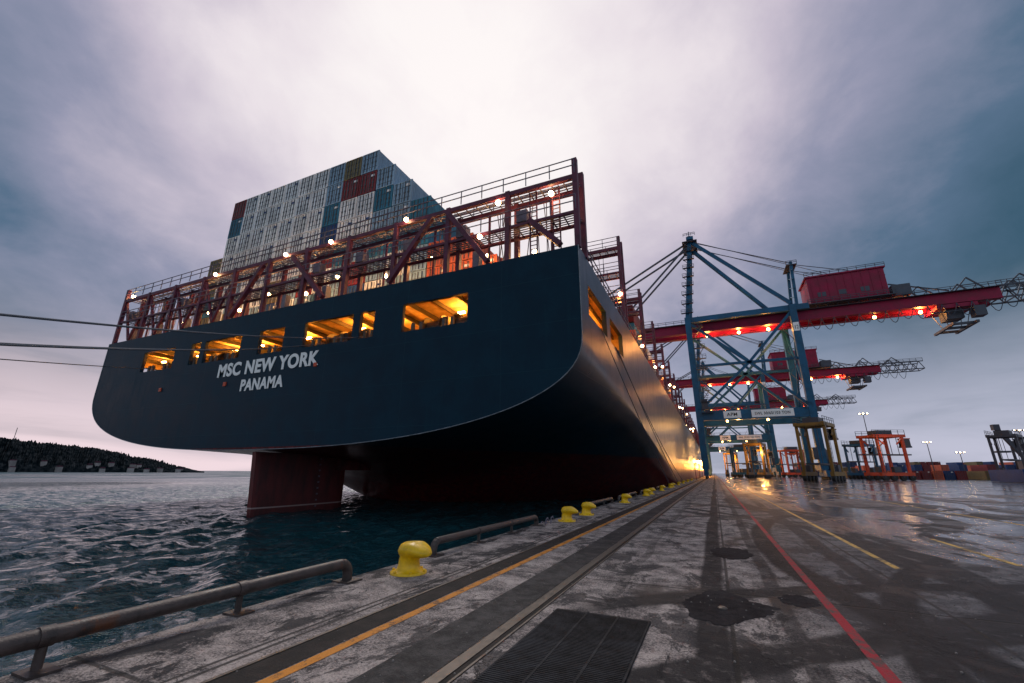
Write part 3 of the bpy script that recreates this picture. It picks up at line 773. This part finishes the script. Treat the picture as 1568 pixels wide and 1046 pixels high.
carrier(13,165,M_yellowm,11,1.3); carrier(17,210,M_yellowm,11,.2); carrier(8,240,M_yellowm,11,1.4); carrier(70.5,158,M_grey,11.5,1.0); carrier(84,178,M_grey,11,.8); carrier(10,190,M_blue,11,.1)
carrier(30,215,M_orange,11,.3); carrier(36,250,M_orange,11,1.1)
for x_,y_,p in ((14,160,2200),(17,205,4000),(8,235,4500),(40,134,300)): plight('carrier_worklight',(x_,y_,8),p,(1,.48,.12),None,.4)
b=MB()
b.box(-3,3,-2,2,1.2,2.4,0); b.box(-1.6,1.6,-1.6,1.6,2.4,5.2,0)
for xx in (-2.2,0,2.2):
    for yy in (-2,2): b.cyl((xx,yy-.3,.7),(xx,yy+.3,.7),.7,12,1)
b.beam((0,0,5),(-4.5,0,14.5),.9,.9,0); b.beam((1.2,0,5),(-1.5,0,10.5),.35,m=0); b.box(-5.2,-3.8,-.8,.8,13.8,15.4,0); b.beam((-4.6,0,13.8),(-4.6,0,8),.12,m=0); b.box(-6,-3.2,-1,1,7.5,8,0)
b.obj('reach_stacker',[M_grey,M_blk],loc=(80,172,0))

def yard(x,y,n,m,tiers,seed,mn=1):
    b=MB(); rr=random.Random(seed)
    for i in range(n):
        for j in range(m):
            for t in range(rr.randint(mn,tiers)):
                cont(b,x+i*2.7,y+j*12.9,t*2.62,rr.choice([4,4,4,6,7,7,7,5,2]),j==0,H=2.6)
    b.obj('container_yard_stack',CM)
yard(55,121,1,1,1,12); yard(58.2,122,3,1,1,4); yard(70,128,6,1,1,4); yard(42,178,10,2,1,5); yard(72,176,14,2,1,6); yard(112,178,16,2,2,7); yard(60,230,20,2,2,8); yard(118,232,30,2,2,9); yard(45,300,40,2,3,10); yard(30,420,60,1,3,11)
def lampmast(x,y,h):
    b=MB(); b.cyl((0,0,0),(0,0,h),.2,8,0,.1); b.box(-1.3,1.3,-.1,.1,h-.2,h,0)
    for sx in (-1.1,0,1.1): b.box(sx-.28,sx+.28,-.35,.3,h,h+.25,0); b.box(sx-.2,sx+.2,-.37,-.35,h+.04,h+.2,1)
    b.cyl((0,0,0),(0,0,.9),.45,8,0)
    b.obj('lamp_mast',[M_grey,M_lamp],loc=(x,y,0))
for a in ((49,185,21.3),(74.2,215,13),(86.6,225,9.5),(83,178,14),(22,330,16),(60,330,15)): lampmast(*a)

# ------------------------------------------------------------ hill across the water
def hill():
    b=MB(); th=np.radians(np.arange(59.0,126,.05)); rows=[(900,0),(903,.08),(908,.2),(916,.36),(925,.5),(938,.68),(952,.84),(970,1.0),(1000,1.08),(1050,1.15),(1200,1.1),(1400,.0)]
    prof=[(59.2,0),(60.2,3),(62,9),(63.8,17),(66,25),(68,31),(70,35),(72,37),(73.9,42),(80,48),(90,40),(100,55),(126,45)]
    for i,t in enumerate(th):
        H=itp(math.degrees(t),prof)
        for r_,f in rows:
            tree=mnoise.noise(Vector((t*900,r_*.35,3)))
            v=mnoise.noise(Vector((t*140,r_*.03,0)))*2.6+tree*4.2+mnoise.noise(Vector((t*40,r_*.01,7)))*4
            z_=H*f+(v+1.5 if 0<f else 0)*min(1,H/10)*min(1,f*3)
            if f==0: z_=-2.5
            b.v.append((-math.sin(t)*r_,math.cos(t)*r_,max(z_,-2.5)))
    n=len(rows)
    for i in range(len(th)-1):
        for k in range(n-1): b.f.append((i*n+k,i*n+k+1,(i+1)*n+k+1,(i+1)*n+k)); b.m.append(0)
    m,nt,bb,P,(x,y,z)=newmat('hill_forest')
    g=noise(nt,P,.16,6,.75); setc(nt,bb,mix(nt,g.ss(.4,.65),(.003,.007,.010),(.035,.040,.045))); setr(nt,bb,1.); spec(bb,.0)
    b.obj('hill',[m])
    rr=random.Random(5); h=MB()
    for k in range(26):
        t=math.radians(rr.uniform(61,80)); r_=rr.uniform(896,912); H=itp(math.degrees(t),prof); f=(r_-896)/16*.4
        x_,y_=-math.sin(t)*r_,math.cos(t)*r_; z_=H*f*.9; s_=rr.uniform(1.5,3.5)
        h.box(x_-s_,x_+s_,y_-3,y_+3,-2,z_+rr.uniform(1.5,3),0); h.beam((x_-s_,y_,z_+3.4),(x_+s_,y_,z_+3.4),5,1.2,1)
    h.obj('waterfront_houses',[paint('house_wall',(.3,.27,.27),.8,.4,.05),M_maroon])
    for a in (73.2,):
        t=math.radians(a); q_=MB(); q_.beam((-math.sin(t)*960,math.cos(t)*960,30),(-math.sin(t)*960,math.cos(t)*960,60),.6); q_.obj('radio_mast',[M_grey])
hill()
print('done')
